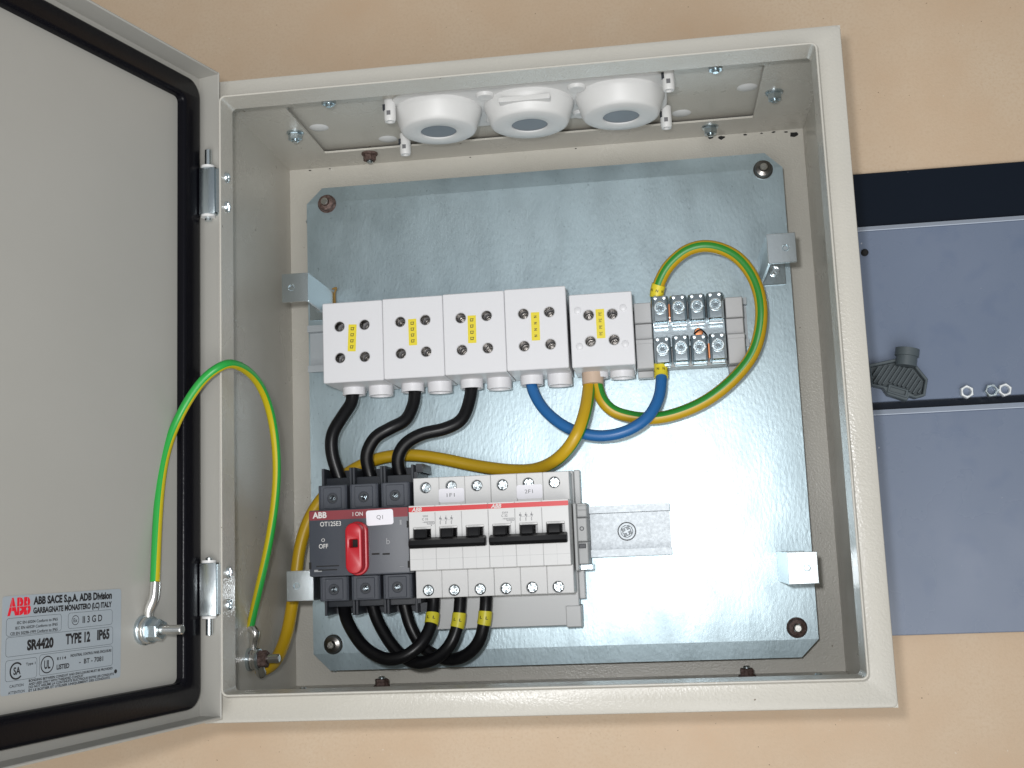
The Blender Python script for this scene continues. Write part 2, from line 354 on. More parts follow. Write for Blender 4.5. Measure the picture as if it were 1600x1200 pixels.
# door, swung open about the hinge pin: a along the leaf from the hinge, y up the cabinet, b out of its inner face
TH = math.radians(106.73); DD = Vector((math.cos(TH), 0, math.sin(TH))); DN = Vector((math.sin(TH), 0, -math.cos(TH))); DA = Vector((0.30, 0, -10.95))
def DX(p): return DA+DD*p.x+Vector((0, p.y, 0))+DN*p.z
DY0, DY1 = 4.0, 401.2
door = MB(DX).plate(rr(-1.5, 399, DY0, DY1, 2), -1.5, 0).build('door', 'paint_door_shaded', enc)
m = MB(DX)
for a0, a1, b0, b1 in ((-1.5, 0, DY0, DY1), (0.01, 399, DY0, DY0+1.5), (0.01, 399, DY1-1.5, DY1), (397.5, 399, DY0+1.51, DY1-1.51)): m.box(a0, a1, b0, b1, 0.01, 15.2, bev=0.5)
m.build('door_flange', 'paint_door_shaded', door)
m = MB(DX); m.plate(rr(4.5, 394, 11.0, 394.2, 11, 6), 0.02, 5.4, [rr(20.5, 379, 27.0, 380.0, 3.5, 5)], bev=2.2)
m.build('gasket', 'rubber', door, smooth=60)
# door earth stud
dsx, dsy = 47.8, 59.0
m = MB(DX); m.cyl((dsx, dsy, 0), (0, 0, 1), 27, 2.6, n=14, bev=0.5); ds = m.build('earth_stud', 'tin', door)
m = MB(DX); m.plate(circ(dsx, dsy, 8.4, 24), 0.05, 2.2, [circ(dsx, dsy, 2.7, 12)], bev=0.5); m.build('washer', 'zinc', ds)
m = MB(DX); m.plate(circ(dsx, dsy, 7.4, 24), 4.6, 6.2, [circ(dsx, dsy, 2.7, 12)], bev=0.5); m.plate(circ(dsx, dsy, 6.0, 6, 0.4), 6.22, 12.5, [circ(dsx, dsy, 2.7, 12)], bev=0.6); m.build('nut', 'zinc', ds)
# rating label on the door: s to the right, t down from its upper left corner, millimetres
LA0, LY1, LWID, LHGT = 146.0, 82.5, 80.0, 47.0
def LX(p): return DX(Vector((LA0-p.x, LY1-p.y, 0.12+p.z)))
m = MB(LX); m.plate(rr(0, LWID, 0, LHGT, 1.5), 0, 0.12); lab = m.build('rating_label', 'foil_label', door, smooth=0)
lab['label'] = 'silvery rating label with red logo and black print'
def ltext(mb, st, x, y, h, w=None, bold=0.0, shear=0.0): mb.text(st, 0, 0, 0.16, h, bold, w, shear=shear, xf=lambda p: (x+p.x, y-p.y, p.z))
m = MB(LX); ltext(m, 'ABB', 10.2, 5.2, 7.6, 14.4, 0.055); m.build('logo', 'logo_red', lab, smooth=0)
m = MB(LX)
for y in (5.3,): m.plate(rr(3, 17.4, y-.09, y+.09, 0), 0.17, 0.2)
for x in (5.6, 10.4, 15.2): m.plate(rr(x-.08, x+.08, 1.2, 9.2, 0), 0.17, 0.2)
m.build('logo_gap', 'foil_label', lab, smooth=0)
m = MB(LX)
ltext(m, 'ABB SACE S.p.A. ADB Division', 46, 3.6, 3.6, 54, 0.05); ltext(m, 'GARBAGNATE MONASTERO (LC) ITALY', 46, 8.3, 2.7, 54, 0.05)
for k, (st, w) in enumerate((('IEC EN 60204 Conform to IP65', 26), ('IEC EN 60529 Conform to IP65', 27), ('CEI EN 50298-1999 Conform to IP65', 30))): ltext(m, st, 35-w/2, 13.1+2.5*k, 1.35, w, 0.02)
ltext(m, 'II 3 G D', 59, 14.6, 3.4, 14, 0.02)
ltext(m, 'SR4420', 24, 24.4, 4.6, 17, 0.055); ltext(m, 'TYPE 12', 49, 23.6, 4.9, 17, 0.045); ltext(m, 'IP65', 67, 23.3, 4.8, 9, 0.05)
ltext(m, 'Type 1', 18, 33.6, 1.2, 6, 0.02); ltext(m, 'E114', 38, 32.8, 1.3, 6, 0.02); ltext(m, 'INDUSTRIAL CONTROL PANEL ENCLOSURE', 58.5, 32.2, 1.3, 29, 0.03); ltext(m, 'LISTED', 39, 37.0, 2.3, 8.5, 0.035)
ltext(m, '-  BT - 7081', 58.5, 35.9, 2.4, 17, 0.02)
ltext(m, 'CAUTION', 9.5, 43.0, 1.3, 8.5, 0.01); ltext(m, 'ATTENTION', 9.5, 46.0, 1.3, 10, 0.01)
for k, (st, w) in enumerate((('BONDING BETWEEN CONDUIT AND ENCLOSURE MUST BE PROVIDED', 57), ('AND USED ONLY WITH THREADED CONDUIT', 36), ('DO NOT ASSUME LA CONTINUITE ELECTRIQUE ENTRE LES CONDUITS', 58), ('ET LE BOITIER ET UTILISER UNIQUEMENT DES CONDUITS', 55))): ltext(m, st, 17+w/2, 41.6+1.6*k, 1.15, w, 0.03)
m.build('lettering', 'black_ink', lab, smooth=0)
m = MB(LX)
def frame(x0, x1, y0, y1, r=1.6, w=0.14): m.plate(rr(x0, x1, y0, y1, r), 0.13, 0.16, [rr(x0+w, x1-w, y0+w, y1-w, r-w)])
frame(2.5, 37.5, 10.6, 19.2); frame(42, 73.5, 10.6, 18.6); frame(2.5, 74, 19.7, 29.0); frame(2.5, 22, 30.6, 40.6); frame(23.5, 74, 29.8, 40.2)
for cx, cy, r, w in ((28.6, 35.0, 4.3, .55), (47, 14.5, 2.5, .3)): m.plate(circ(cx, cy, r, 28), 0.13, 0.16, [circ(cx, cy, r-w, 28)])
arc = [(9.3+4.2*math.cos(a), 36+4.2*math.sin(a)) for a in [0.75+k*4.8/20 for k in range(21)]]; m.plate(arc+[(9.3+3.4*(x-9.3)/4.2, 36+3.4*(y-36)/4.2) for x, y in arc[::-1]], 0.13, 0.16)
m.build('label_border', 'black_ink', lab, smooth=0)
m = MB(LX); ltext(m, 'UL', 28.6, 35.0, 4.0, 4.0, 0.03); ltext(m, 'SA', 9.6, 36.0, 3.4, 4.4, 0.03); ltext(m, 'Ex', 47, 14.5, 2.0, 2.6, 0.01); m.plate(circ(76.3, 43.6, 1.1, 16), 0.13, 0.16); m.build('mark', 'black_ink', lab, smooth=0)

# ================================================================== MOUNTING PLATE
pl = thing('mounting_plate', 'galvanised steel mounting plate with chamfered corners at the back of the cabinet', 'mounting plate', (200, 194, ZP-2))
X0, X1, Y0, Y1, CH = 23.5, 378.0, 14.5, 372.5, 12.0
outline = [(X0+CH, Y0), (X1-CH, Y0), (X1, Y0+CH), (X1, Y1-CH), (X1-CH, Y1), (X0+CH, Y1), (X0, Y1-CH), (X0, Y0+CH)]
vs = [(x, y, ZP-(0.9 if y in (Y0, Y1) else 0)) for x, y in outline]
fs = [(0, 1, 2, 7), (7, 2, 3, 6), (6, 3, 4, 5)]
vs2 = [(x, y, z-2) for x, y, z in vs]; n = 8
m = MB(); m.add(vs+vs2, fs+[tuple(i+8 for i in f)[::-1] for f in fs]+[(i, (i+1) % 8, (i+1) % 8+8, i+8)[::-1] for i in range(8)])
m.build('plate', 'plate', pl, smooth=0)
for x, y, mt in ((39.5, 359.5, 'rust'), (364, 359.5, 'nickel'), (38.5, 33.0, 'nickel'), (364, 34.5, 'rust')):
    mb = MB(); mb.plate(circ(x, y, 7.0, 24), ZP+0.02, ZP+1.8, [circ(x, y, 3, 12)], bev=0.6); mb.lathe((x, y, ZP+1.8), (0, 0, 1), [(6.3, 0), (5.6, 2.8), (3.0, 3.6), (3.0, 0.2)], 24)
    b = mb.build('bolt', mt, pl)
    MB().cyl((x, y, ZP), (0, 0, 1), 8.5, 2.7, n=14, bev=0.6).build('stud', 'tin', b)
# C-shaped angle brackets
def bracket(cx, cy, s, zf=-95.0):
    """s = +1: riser on the right of the flange, -1: on its left"""
    w = 9.3; xa, xb = cx-w, cx+w; T = 1.5
    hx = cx-s*2.5
    xr = xb if s > 0 else xa
    mb = MB(); mb.plate(rr(xa+ (0.02 if s < 0 else 0), xb, cy-10, cy+10, 0.3, 1), zf-T, zf, [circ(hx, cy, 2.1, 14)], bev=0.3)
    if s > 0: mb.box(xr-T, xr, cy-10, cy+10, ZP+1.52, zf-T-0.01)
    else: mb.box(xr, xr+T, cy-10, cy+10, ZP+1.52, zf-T-0.01)
    b = mb.build('bracket', 'bright_steel', pl)
    fb = MB(); fb.plate(rr(xa, xb, cy-10, cy+10, 0.5, 1), ZP+0.02, ZP+1.5, bev=0.3); fb.build('foot', 'steel', b)
    sc = MB(); sc.cyl((hx, cy, zf-6), (0, 0, 1), 5.2, 2.0, n=12, bev=0.4); sc.build('rivet', 'bright_steel', b)
    screw(b, cx-s*1.5, cy, ZP+4.0, 3.9, 2.4)
bracket(34.6, 280.2, 1); bracket(365, 284.0, -1); bracket(363.2, 76.2, -1); bracket(35.4, 76.8, 1)

# ================================================================== MOUNTING RAILS
def rail(name, label, x0, x1, yc, top, screws=()):
    t = thing(name, label, 'rail', ((x0+x1)/2, yc, ZP), 'hat-section mounting rails')
    prof = [(-17.5, 0), (-12.3, 0), (-12.3, -1), (12.3, 0)]; h = top-ZP; s = 1.2
    o = [(-17.5, h), (-12.6, h), (-12.6, s), (12.6, s), (12.6, h), (17.5, h), (17.5, h-s), (13.8, h-s), (13.8, 0.02), (-13.8, 0.02), (-13.8, h-s), (-17.5, h-s)]
    mb = MB(lambda p: (x0+p.z, yc+p.x, ZP+p.y)); mb.plate(o, 0, x1-x0); mb.build('profile', 'rail_zinc', t, smooth=0)
    for x, y in screws:
        b = screw(t, x, y, ZP+3.6, 4.4, 2.0, m='rail_zinc', a=.4); MB().plate(circ(x, y, 6.0, 24), ZP+s+.02, ZP+s+.9, [circ(x, y, 3.2, 12)], bev=.3).build('washer', 'rail_zinc', t); MB().plate(circ(x, y, 6.6, 24), ZP+s+.005, ZP+s+.03).build('screw_hole', 'darker_plastic', t, smooth=0)
    return t
rail('mounting_rail', 'upper zinc rail mostly hidden behind the white terminal blocks', 25, 345, 247.5, -154.0)
rail('mounting_rail', 'lower zinc rail with its bare right end and one screw showing', 60, 282.5, 105.0, -147.0, [(252, 104.5)])

# ================================================================== TERMINAL BLOCKS
WELL = -24
def terminal_block(x0, x1, y0, y1, label, glyph, lab_px, screws_px, collars, pegs=(), zf=-103.0):
    t = thing('terminal_block', label, 'terminal block', ((x0+x1)/2, (y0+y1)/2, ZP+8), 'white terminal blocks on the upper rail')
    hs = [U(u, v, zf) for u, v in screws_px]
    mb = MB(); mb.plate(rr(x0, x1, y0, y1, 0.9, 3), -128, zf, [circ(p.x, p.y, 3.55, 22) for p in hs], bev=0.5); mb.box(x0+0.2, x1-0.2, y0+0.6, y1-0.6, -154.0, -128.02); b = mb.build('body', 'block_plastic', t)
    for p in hs:
        d = random.uniform(11, 16); sb = MB()
        sb.plate(circ(p.x, p.y, 3.3, 20), zf-d-6, zf-d, [circ(p.x, p.y, 1.9, 6, random.random())], bev=0.35); sb.plate(circ(p.x, p.y, 3.2, 12), zf-d-7, zf-d-4); sb.build('screw', 'nickel', t)
        MB().plate(circ(p.x, p.y, 3.54, 22), zf-9, zf-1.6, [circ(p.x, p.y, 3.3, 22)]).build('sleeve', 'nickel', t)
    (u0, v0), (u1, v1) = lab_px; c = (U(u0, v0, zf)+U(u1, v1, zf))/2; ln = (U(u0, v0, zf)-U(u1, v1, zf)).length
    ang = math.atan2(U(u0, v0, zf).y-U(u1, v1, zf).y, U(u0, v0, zf).x-U(u1, v1, zf).x)-math.pi/2
    ca, sa = math.cos(ang), math.sin(ang); f = lambda p: (c.x+p.x*ca-p.y*sa, c.y+p.x*sa+p.y*ca, zf+p.z)
    lb = MB(f).plate(rr(-2.85, 2.85, -ln/2, ln/2, 0.2, 1), 0.03, 0.2).build('marker_strip', 'yellow_tape', t, smooth=0)
    g = MB(f)
    for k in range(4):
        yy = (1.5-k)*ln*0.225
        if glyph == 'box': g.plate(rr(-.1-1.05, -.1+1.05, yy-1.0, yy+1.0, 0), 0.24, 0.26, [rr(-.1-.65, -.1+.65, yy-.55, yy+.65, 0)]); g.plate(rr(.95, 1.3, yy+.6, yy+1.0, 0), .24, .26)
        elif glyph == 'N': g.text('N', 0, yy, 0.25, 1.9, 0.03, 1.5, rot=math.pi/2)
        else: g.text('PE', 0, yy, 0.25, 2.0, 0.0, 2.4, rot=math.pi/2)
    g.build('lettering', 'black_ink', lb, smooth=0)
    for cx, r, yb in collars:
        cb = MB(); cb.lathe((cx, y0+1.0, -133.5), (0, -1, 0), [(r, 0), (r, y0+1.0-yb), (r-1.3, y0+1.0-yb), (r-1.6, 1.5), (0, 1.5)], 28); cb.build('cable_collar', 'block_plastic', t)
        MB().box(cx-r*0.6, cx+r*0.6, y0-1.4, y0+0.59, -152, -133.5-r*0.5).build('collar_rib', 'block_plastic', t)
    for u, v in pegs:
        p = U(u, v, zf); MB().lathe((p.x, p.y, zf), (0, 0, 1), [(2.4, 0), (2.3, .7), (1.7, 1.0), (0, 1.1)], 18).build('peg', 'block_plastic', t)
    return t
TB = []
xs = [51.4, 94.0, 136.3, 178.9, 221.0]
SP = [((530, 510), (569, 507), (531, 559), (569.5, 557)), ((625, 502.5), (664, 499.5), (626, 552), (665.5, 549)), ((719.5, 496.5), (760, 493), (721.5, 546.5), (762, 543.5)), ((817.5, 490), (858, 487), (819, 540.5), (860, 537.5))]
LP = [((551, 507), (549.5, 549)), ((644, 498.5), (645.5, 539.5)), ((737, 493), (738, 536)), ((836, 488), (837.5, 532))]
NM = ['white terminal block at the left end of the row, beside the bracket', 'second white terminal block from the left, feeding the middle black cable', 'third white terminal block from the left, feeding the right black cable', 'white terminal block with a blue cable leaving its collar']
for i in range(4):
    x0, x1 = xs[i]+.12, xs[i+1]-.12; y0 = 213.2+.35*i; y1 = 269.2+.4*i
    cx = x0+13.4; yb = 208.0
    terminal_block(x0, x1, y0, y1, NM[i], 'box' if i < 3 else 'N', LP[i], SP[i], [(cx, 8.1, yb), (cx+19.6, 8.7, yb-1.4)])
terminal_block(223.0, 265.2, 213.8, 263.7, 'smaller white terminal block with four round pegs and a tan cable sleeve', 'PE', ((937, 483), (939.5, 528.5)),
               ((919.5, 492), (956.5, 490), (922.5, 533), (959.5, 530.5)), [(237.3, 8.6, 210.2), (255.5, 8.6, 209.4)], ((902.5, 485.5), (973.5, 481), (905.5, 541.5), (977, 537.5)))
# ================================================================== EARTH TERMINAL with its two end stops
def end_stop_block(x0, x1, label):
    t = thing('end_stop', label, 'end stop', ((x0+x1)/2, 238, -154), 'pale end stops on the upper rail')
    for a, b, z in ((214.5, 235.0, -129), (235.3, 246.2, -132), (246.5, 260.5, -129)):
        mb = MB(); mb.box(x0, x1, a, b, -148, z, bev=0.5); mb.build('segment', 'beige_plastic', t)
    MB().box(x0+.2, x1-.2, 216, 259, -153.9, -148.02).build('foot', 'beige_plastic', t)
    MB().box(x0, x1, 231.6, 234.6, -128.98, -128.2, bev=.3).build('ridge', 'beige_plastic', t)
    MB().box(x0+.2, x1-.4, 209.5, 214.3, -147, -140, bev=.5).build('tab', 'beige_plastic', t)
end_stop_block(266.0, 277.6, 'pale end stop between the small white block and the steel clamps')
end_stop_block(328.4, 340.0, 'pale end stop to the right of the steel clamps')
et = thing('earth_terminal', 'steel earth terminal with eight screw clamps in two rows', 'earth terminal', (303, 239, -154))
MB().box(277.9, 328.1, 216, 262, -153.9, -141, bev=.5).build('base', 'grey_plastic', et)
MB().box(278, 328, 229, 249, -140.9, -135.5, bev=.6).build('bar', 'steel', et)
for row, (ya, yb, pa) in enumerate(((244.5, 263.5, ((1028.5, 480.5), (1058.5, 479), (1088.5, 477), (1117.5, 474.5))), (215.8, 235.0, ((1032, 545), (1062, 542), (1093, 541), (1122.5, 538.5))))):
    for k in range(4):
        xa = 278.3+12.5*k; xb = xa+11.3; c = U(*pa[k], -124); c.x = (xa+xb)/2; yc = c.y
        ya_, yb_ = yc-10.5, yc+8.5
        o = [(-5.65, -14), (5.65, -14), (5.65, 4.4), (3.9, 6.6), (-3.9, 6.6), (-5.65, 4.4)]
        mb = MB(lambda p, xa=xa: (xa+5.65+p.x, yc-10+p.z, -132+p.y)); mb.plate(o, 0, 18.5, [[(-4.2, -9.5), (4.2, -9.5), (4.2, 1), (-4.2, 1)]], bev=.9, bev0=.9)
        cl = mb.build('clamp', 'steel', et)
        for sx in (-1, 1): MB().lathe((c.x+sx*3.0, yc+7.2, -126.0), (0, 0, 1), [(1.7, 0), (1.3, 1.2), (0, 1.6)], 12).build('clamp_bump', 'bright_steel', cl)
        MB().plate(circ(c.x, yc, 4.4, 20), -125.35, -124.3, [circ(c.x, yc, 3.0, 16)], bev=.35).build('screw_collar', 'bright_steel', cl)
        sb = MB(); sb.plate(circ(c.x, yc, 2.95, 18), -130, -125.0, [circ(c.x, yc, 1.7, 6, random.random())], bev=.3); sb.plate(circ(c.x, yc, 2.8, 10), -131, -127.4); sb.build('screw', 'steel', cl)
        MB().box(xa+1.0, xb-1.0, yc-12.2, yc-10.05, -131, -127.2, bev=.5).build('tongue', 'bright_steel', cl)
for x, y0_, y1_ in ((290.2, 249, 258), (315.4, 219, 229)): MB().box(x-.45, x+.35, y0_, y1_, -139, -127.4).build('copper_strand', 'copper', et)
pc = U(1093, 518, -133); MB().tube(spline([pc+Vector((-7, -6, 0)), pc+Vector((-3, -1, 1)), pc+Vector((1, 1, 1.5)), pc+Vector((4.5, -3, 1)), pc+Vector((4.5, -7, 0))]), .55, 8).build('wire_hook', 'black_plastic', et)
MB().lathe((pc.x-.5, pc.y, -135.48), (0, 0, 1), [(3.2, 0), (2.6, .5), (0, .7)], 16).build('copper_blob', 'copper', et)

# ================================================================== SWITCH DISCONNECTOR
sw = thing('switch_disconnector', 'dark grey three pole switch with a red rotary handle', 'switch', (78, 104, -150))
NZ = -88.0
m = MB(); m.box(46.5, 111.2, 61, 149, -147, -118, bev=1); m.build('base', 'darker_plastic', sw)
m = MB(); m.plate(rr(44.2, 111.8, 82.4, 126.0, 1.2, 3), -117.9, NZ, [rr(43.0, 45.4, 88.5, 93.0, 0), rr(110.6, 113, 87, 91.5, 0)] if False else [], bev=0.8); m.build('housing', 'dark_plastic', sw)
MB().box(44.7, 111.3, 119.4, 125.4, NZ+0.02, NZ+0.12).build('red_band', 'dull_red', sw, smooth=0)
for k in range(3):
    for up in (1, -1):
        xa = 47.3+21.6*k; xb = xa+19.6; cx = (xa+xb)/2
        ya, yb = (126.3, 143.0) if up > 0 else (65.8, 82.1); cy = (ya+yb)/2-0.5
        mb = MB(); mb.plate(rr(xa, xb, ya, yb, .6, 2), -113, -101, [circ(cx, cy, 2.0, 14)], bev=.5)
        mb.box(xa+1.2, xb-1.2, ya+.3, yb-.3, -118, -113.02)
        tcv = mb.build('terminal_cover', 'dark_plastic', sw)
        MB().plate(rr(cx-6.2, cx+6.2, ya+1, yb-1.6, .6, 2), -100.98, -100.2, [circ(cx, cy, 3.4, 20)], bev=.35).build('cover_panel', 'dark_plastic', tcv)
        MB().plate(circ(cx, cy, 3.38, 20), -100.98, -100.6, [circ(cx, cy, 2.0, 14)]).build('cover_ring', 'darker_plastic', tcv)
        for x in (xa+.7, xb-1.5): MB().box(x, x+.9, ya+.8, yb-.5, -100.98, -100.1, bev=.25).build('cover_rib', 'dark_plastic', tcv)
        screw(tcv, cx, cy, -107, 1.9, 1.2, m='steel', kind='slot')
        # open cable channel beyond the cover: two cheeks and a floor
        y2 = 155.2 if up > 0 else 55.6; c0, c1 = (yb+.02, y2) if up > 0 else (y2, ya-.02)
        for x in (xa-.8, xb-1.0): MB().box(x, x+1.8, c0, c1, -147, -112 if up > 0 else -114, bev=.3).build('channel_cheek', 'darker_plastic', sw)
        MB().box(xa+1.02, xb-1.02, c0, c1, -147, -137).build('channel_floor', 'darker_plastic', sw)
m = MB(); m.box(111.25, 113.4, 62, 150, -147, -112); m.box(111.25, 118, 56, 61.9, -147, -121); m.box(111.25, 116, 150.02, 156, -147, -118); m.build('side_cheek', 'darker_plastic', sw)
for u, v, w, h in ((587, 865.5, 5.2, 1.1), (603.5, 865.5, 4.8, 1.1)):
    p = U(u, v, NZ); MB().box(p.x-w/2, p.x+w/2, p.y-h/2, p.y+h/2, NZ+.02, NZ+.1).build('slot', 'hole', sw, smooth=0)
for x0_, x1_, y0_, y1_ in ((44.0, 45.6, 87.5, 92.0), (110.4, 112.0, 86, 90.5), (110.4, 112, 112, 116.5)): MB().box(x0_, x1_, y0_, y1_, NZ-3, NZ+.08).build('edge_notch', 'hole', sw, smooth=0)
for v, w in ((884.5, 15.5), (890.5, 13)):
    p = U(512, v, NZ); MB().box(p.x-w/2, p.x+w/2, p.y-.35, p.y+.35, NZ+.02, NZ+.09).build('groove', 'hole', sw, smooth=0)
p = U(497, 892, NZ); MB().box(p.x-2.6, p.x+2.6, p.y-.7, p.y+.7, NZ+.02, NZ+.09).build('groove', 'dull_ink', sw, smooth=0)
# handle
ht, hb = U(560, 818, -77), U(560, 895, -77); hx = (U(553.5, 853, -77)).x
m = MB(); m.plate(rr(hx-6.9, hx+6.9, hb.y-1.8, ht.y+1.6, 6.8, 10), NZ+.02, NZ+4.5, bev=1.0); hd = m.build('handle', 'red_plastic', sw)
m = MB(); py = U(553, 849, -76).y; px_ = U(553, 849, -76).x
m.plate(rr(hx-5.6, hx+5.6, hb.y-.6, ht.y+.6, 5.5, 10), NZ+4.52, -74.5, [rr(px_-2.5, px_+2.5, py-2.4, py+2.4, .3, 1)], bev=1.5); m.build('grip', 'red_plastic', hd)
MB().box(px_-2.6, px_+2.6, py-2.5, py+2.5, NZ+4.53, NZ+5.2).build('shaft_hole', 'hole', hd, smooth=0)
m = MB()
def swt(st, u, v, h, w=None, bold=0, mb=None):
    p = U(u, v, NZ); (mb or m).text(st, p.x, p.y, NZ+.16, h, bold, w, rot=0.0)
swt('ABB', 499.5, 805, 3.8, 9.6, .035); swt('I ON', 559, 803, 2.6, 6.9, .01); swt('OT125E3', 516.5, 818.5, 3.0, 14.2, .01); swt('O', 505, 844, 2.2, 2.4, .0); swt('OFF', 505.5, 853.5, 2.9, 6.2, .01)
m.build('lettering', 'white_ink', sw, smooth=0)
m = MB(); swt('b', 606.5, 845.5, 4.0, 2.4, .0); swt('1', 626, 816, 3.2, 1.2, 0); swt('~', 628, 885, 1.2, 3, 0); m.build('faint_mark', 'dull_ink', sw, smooth=0)
p = U(593.5, 808.5, NZ); lx = MB(); ca, sa = math.cos(.03), math.sin(.03)
tg = lx.plate(rr(-9.1, 9.1, -5.0, 5.0, 1.6), .16, .34, xf=lambda q: (p.x+q.x*ca-q.y*sa, p.y+q.x*sa+q.y*ca, NZ+q.z)).build('tag', 'paper', sw, smooth=0)
m = MB(); m.text('Q1', p.x, p.y, NZ+.4, 2.6, 0, 4.3); m.build('lettering', 'grey_ink', tg, smooth=0)

# ================================================================== CIRCUIT BREAKERS and what they sit on
ba = thing('busbar_base', 'pale grey plastic carrier plate under the two circuit breakers', 'busbar base', (168, 95, -147))
MB().box(116, 218.0, 43, 147, -146.5, -132, bev=.4).build('plate', 'base_plastic', ba)
MB().box(209, 219.2, 41.8, 56.0, -150, -130.5, bev=.5).build('end_cap', 'base_plastic', ba)
MB().box(218.05, 222.0, 60, 148, -150, -141, bev=.5).build('side_strip', 'base_plastic', ba)
SH, NS = -103.0, -86.0
def breaker(x0, label, tagtxt, marks, wired, sc_top, sc_bot, dx):
    t = thing('circuit_breaker', label, 'circuit breaker', (x0+26, 105, -132), 'circuit breakers on the lower rail')
    for k in range(3):
        xa = x0+17.5*k; xb = xa+17.4
        for part, (u, v), (ya, yb) in (('upper_shoulder', sc_top[k], (126.2, 145.0)), ('lower_shoulder', sc_bot[k], (65.5, 84.0))):
            p = U(u, v, SH-1.0); p.x = min(max(p.x, xa+4.2), xb-4.2)
            mb = MB(); mb.plate(rr(xa, xb, ya, yb, .4, 2), -116, SH, [circ(p.x, p.y, 3.75, 20)], bev=.35); mb.box(xa, xb, ya, yb, -131.9, -116.02); sh = mb.build(part, 'breaker_plastic', t)
            screw(sh, p.x, p.y, SH-(0.6 if part[0] == 'l' and wired else 3.2), 3.3, 2.0)
            MB().plate(circ(p.x, p.y, 3.72, 20), SH-8, SH-6).build('well_floor', 'darker_plastic', sh)
        # nose with the toggle window
        wx0, wx1, wy0, wy1 = xa+2.6, xa+14.4, 103.0, 111.8
        mb = MB(); mb.plate(rr(xa, xb, 84.02, 126.0, .3, 1), -100, NS, [rr(wx0, wx1, wy0-4, wy1, .5, 2)], bev=.3)
        mb.box(xa, xb, 84.02, 126.0, -131.9, -100.02); mb.build('nose', 'breaker_plastic', t)
        MB().box(wx0+.15, wx1-.15, wy1-1.1, wy1-.05, -99, NS-1.2).build('window_step', 'white_plastic', t)
        MB().plate(rr(wx0+1.0, wx1-2.4, wy0-3.5, wy1-1.3, .4, 2), -99, NS+2.5, bev=.8).build('toggle', 'black_plastic', t)
    xa, xb = x0+1.0, x0+51.2
    prof = [(-99.5+100, 2.6)]
    mb = MB(lambda p: (xa+p.z, p.x, p.y)); mb.plate([(98.4, NS+.3), (104.6, NS+.3), (105.0, NS+4.5), (103.2, NS+8.3), (100.4, NS+8.8), (98.2, NS+7.2)], 0, xb-xa, bev=.7, bev0=.7); mb.build('toggle_bar', 'black_plastic', t)
    MB().box(x0+.02, x0+52.4, 121.9, 125.0, NS+.02, NS+.12).build('red_band', 'red_print', t, smooth=0)
    MB().box(x0+.02, x0+52.4, 121.2, 121.88, NS+.02, NS+.08).build('band_edge', 'white_ink', t, smooth=0)
    MB().text('ABB', x0+5.6, 123.45, NS+.18, 2.5, .035, 6.6, shear=.25).build('logo', 'white_ink', t, smooth=0)
    m = MB()
    for st, xx, yy, h, w in marks: m.text(st, x0+xx, yy, NS+.1, h, .012, w)
    for k in range(3):
        xx = x0+21.0+3.7*k
        m.plate(rr(xx-.12, xx+.12, 117.5, 118.8, 0), NS+.06, NS+.1); m.plate([(xx-.12, 115.2), (xx+.12, 115.2), (xx+1.0, 117.2), (xx+.7, 117.3)], NS+.06, NS+.1); m.plate(rr(xx-.7, xx+.3, 116.4, 117.6, 0), NS+.06, NS+.1)
        m.plate(rr(xx-.5, xx+.12, 113.2, 115.2, .2, 1), NS+.06, NS+.1, [rr(xx-.3, xx-.08, 113.5, 114.9, 0)])
    m.plate(rr(x0+20.5, x0+28.5, 115.9, 116.0, 0), NS+.06, NS+.1)
    m.plate(rr(x0+12.0, x0+17.0, 113.5, 115.4, .4, 2), NS+.06, NS+.1, [rr(x0+12.3, x0+16.7, 113.75, 115.15, .3, 2)])
    m.build('printing', 'grey_ink', t, smooth=0)
    g = MB()
    for k in range(1, 6): g.box(x0+8.75*k-.06, x0+8.75*k+.06, 84.3, 97.5, NS+.02, NS+.05)
    g.box(x0+.1, x0+52.3, 91.1, 91.25, NS+.02, NS+.05); g.build('scribe_line', 'grey_plastic', t, smooth=0)
    lx = x0+25.8
    tg = MB().plate(rr(lx-8.6, lx+8.6, 128.0, 137.2, 1.4), SH+.05, SH+.25).build('tag', 'paper', t, smooth=0)
    MB().text(tagtxt, lx-.5, 132.8, SH+.3, 2.5, .0, 5.4).build('lettering', 'grey_ink', tg, smooth=0)
    return t
MK1 = (('S203', 11.0, 119.0, 1.1, 3.4), ('C 32', 10.8, 117.0, 1.5, 4.0), ('~400', 10.4, 115.0, .9, 3.0), ('10000', 14.5, 114.45, .9, 3.6), ('3', 14.8, 112.7, .9, .9))
MK2 = (('S203', 11.0, 119.0, 1.1, 3.8), ('C 32', 10.6, 117.0, 1.5, 4.0), ('~400', 10.4, 115.0, .9, 3.0), ('10000', 14.5, 114.45, .9, 3.6), ('3', 14.8, 112.7, .9, .9))
breaker(112.4, 'left circuit breaker tagged 1F1 with three black cables at its lower end', '1F1', MK1, True, ((665, 762), (705, 759.5), (745, 758.5)), ((669.5, 922.5), (710, 922), (750.5, 920.5)), 0)
breaker(164.95, 'right circuit breaker tagged 2F1 with nothing wired to its lower end', '2F1', MK2, False, ((785, 757.5), (825.5, 755), (866, 753.5)), ((790.5, 919.5), (831.5, 918), (872.5, 917)), 0)
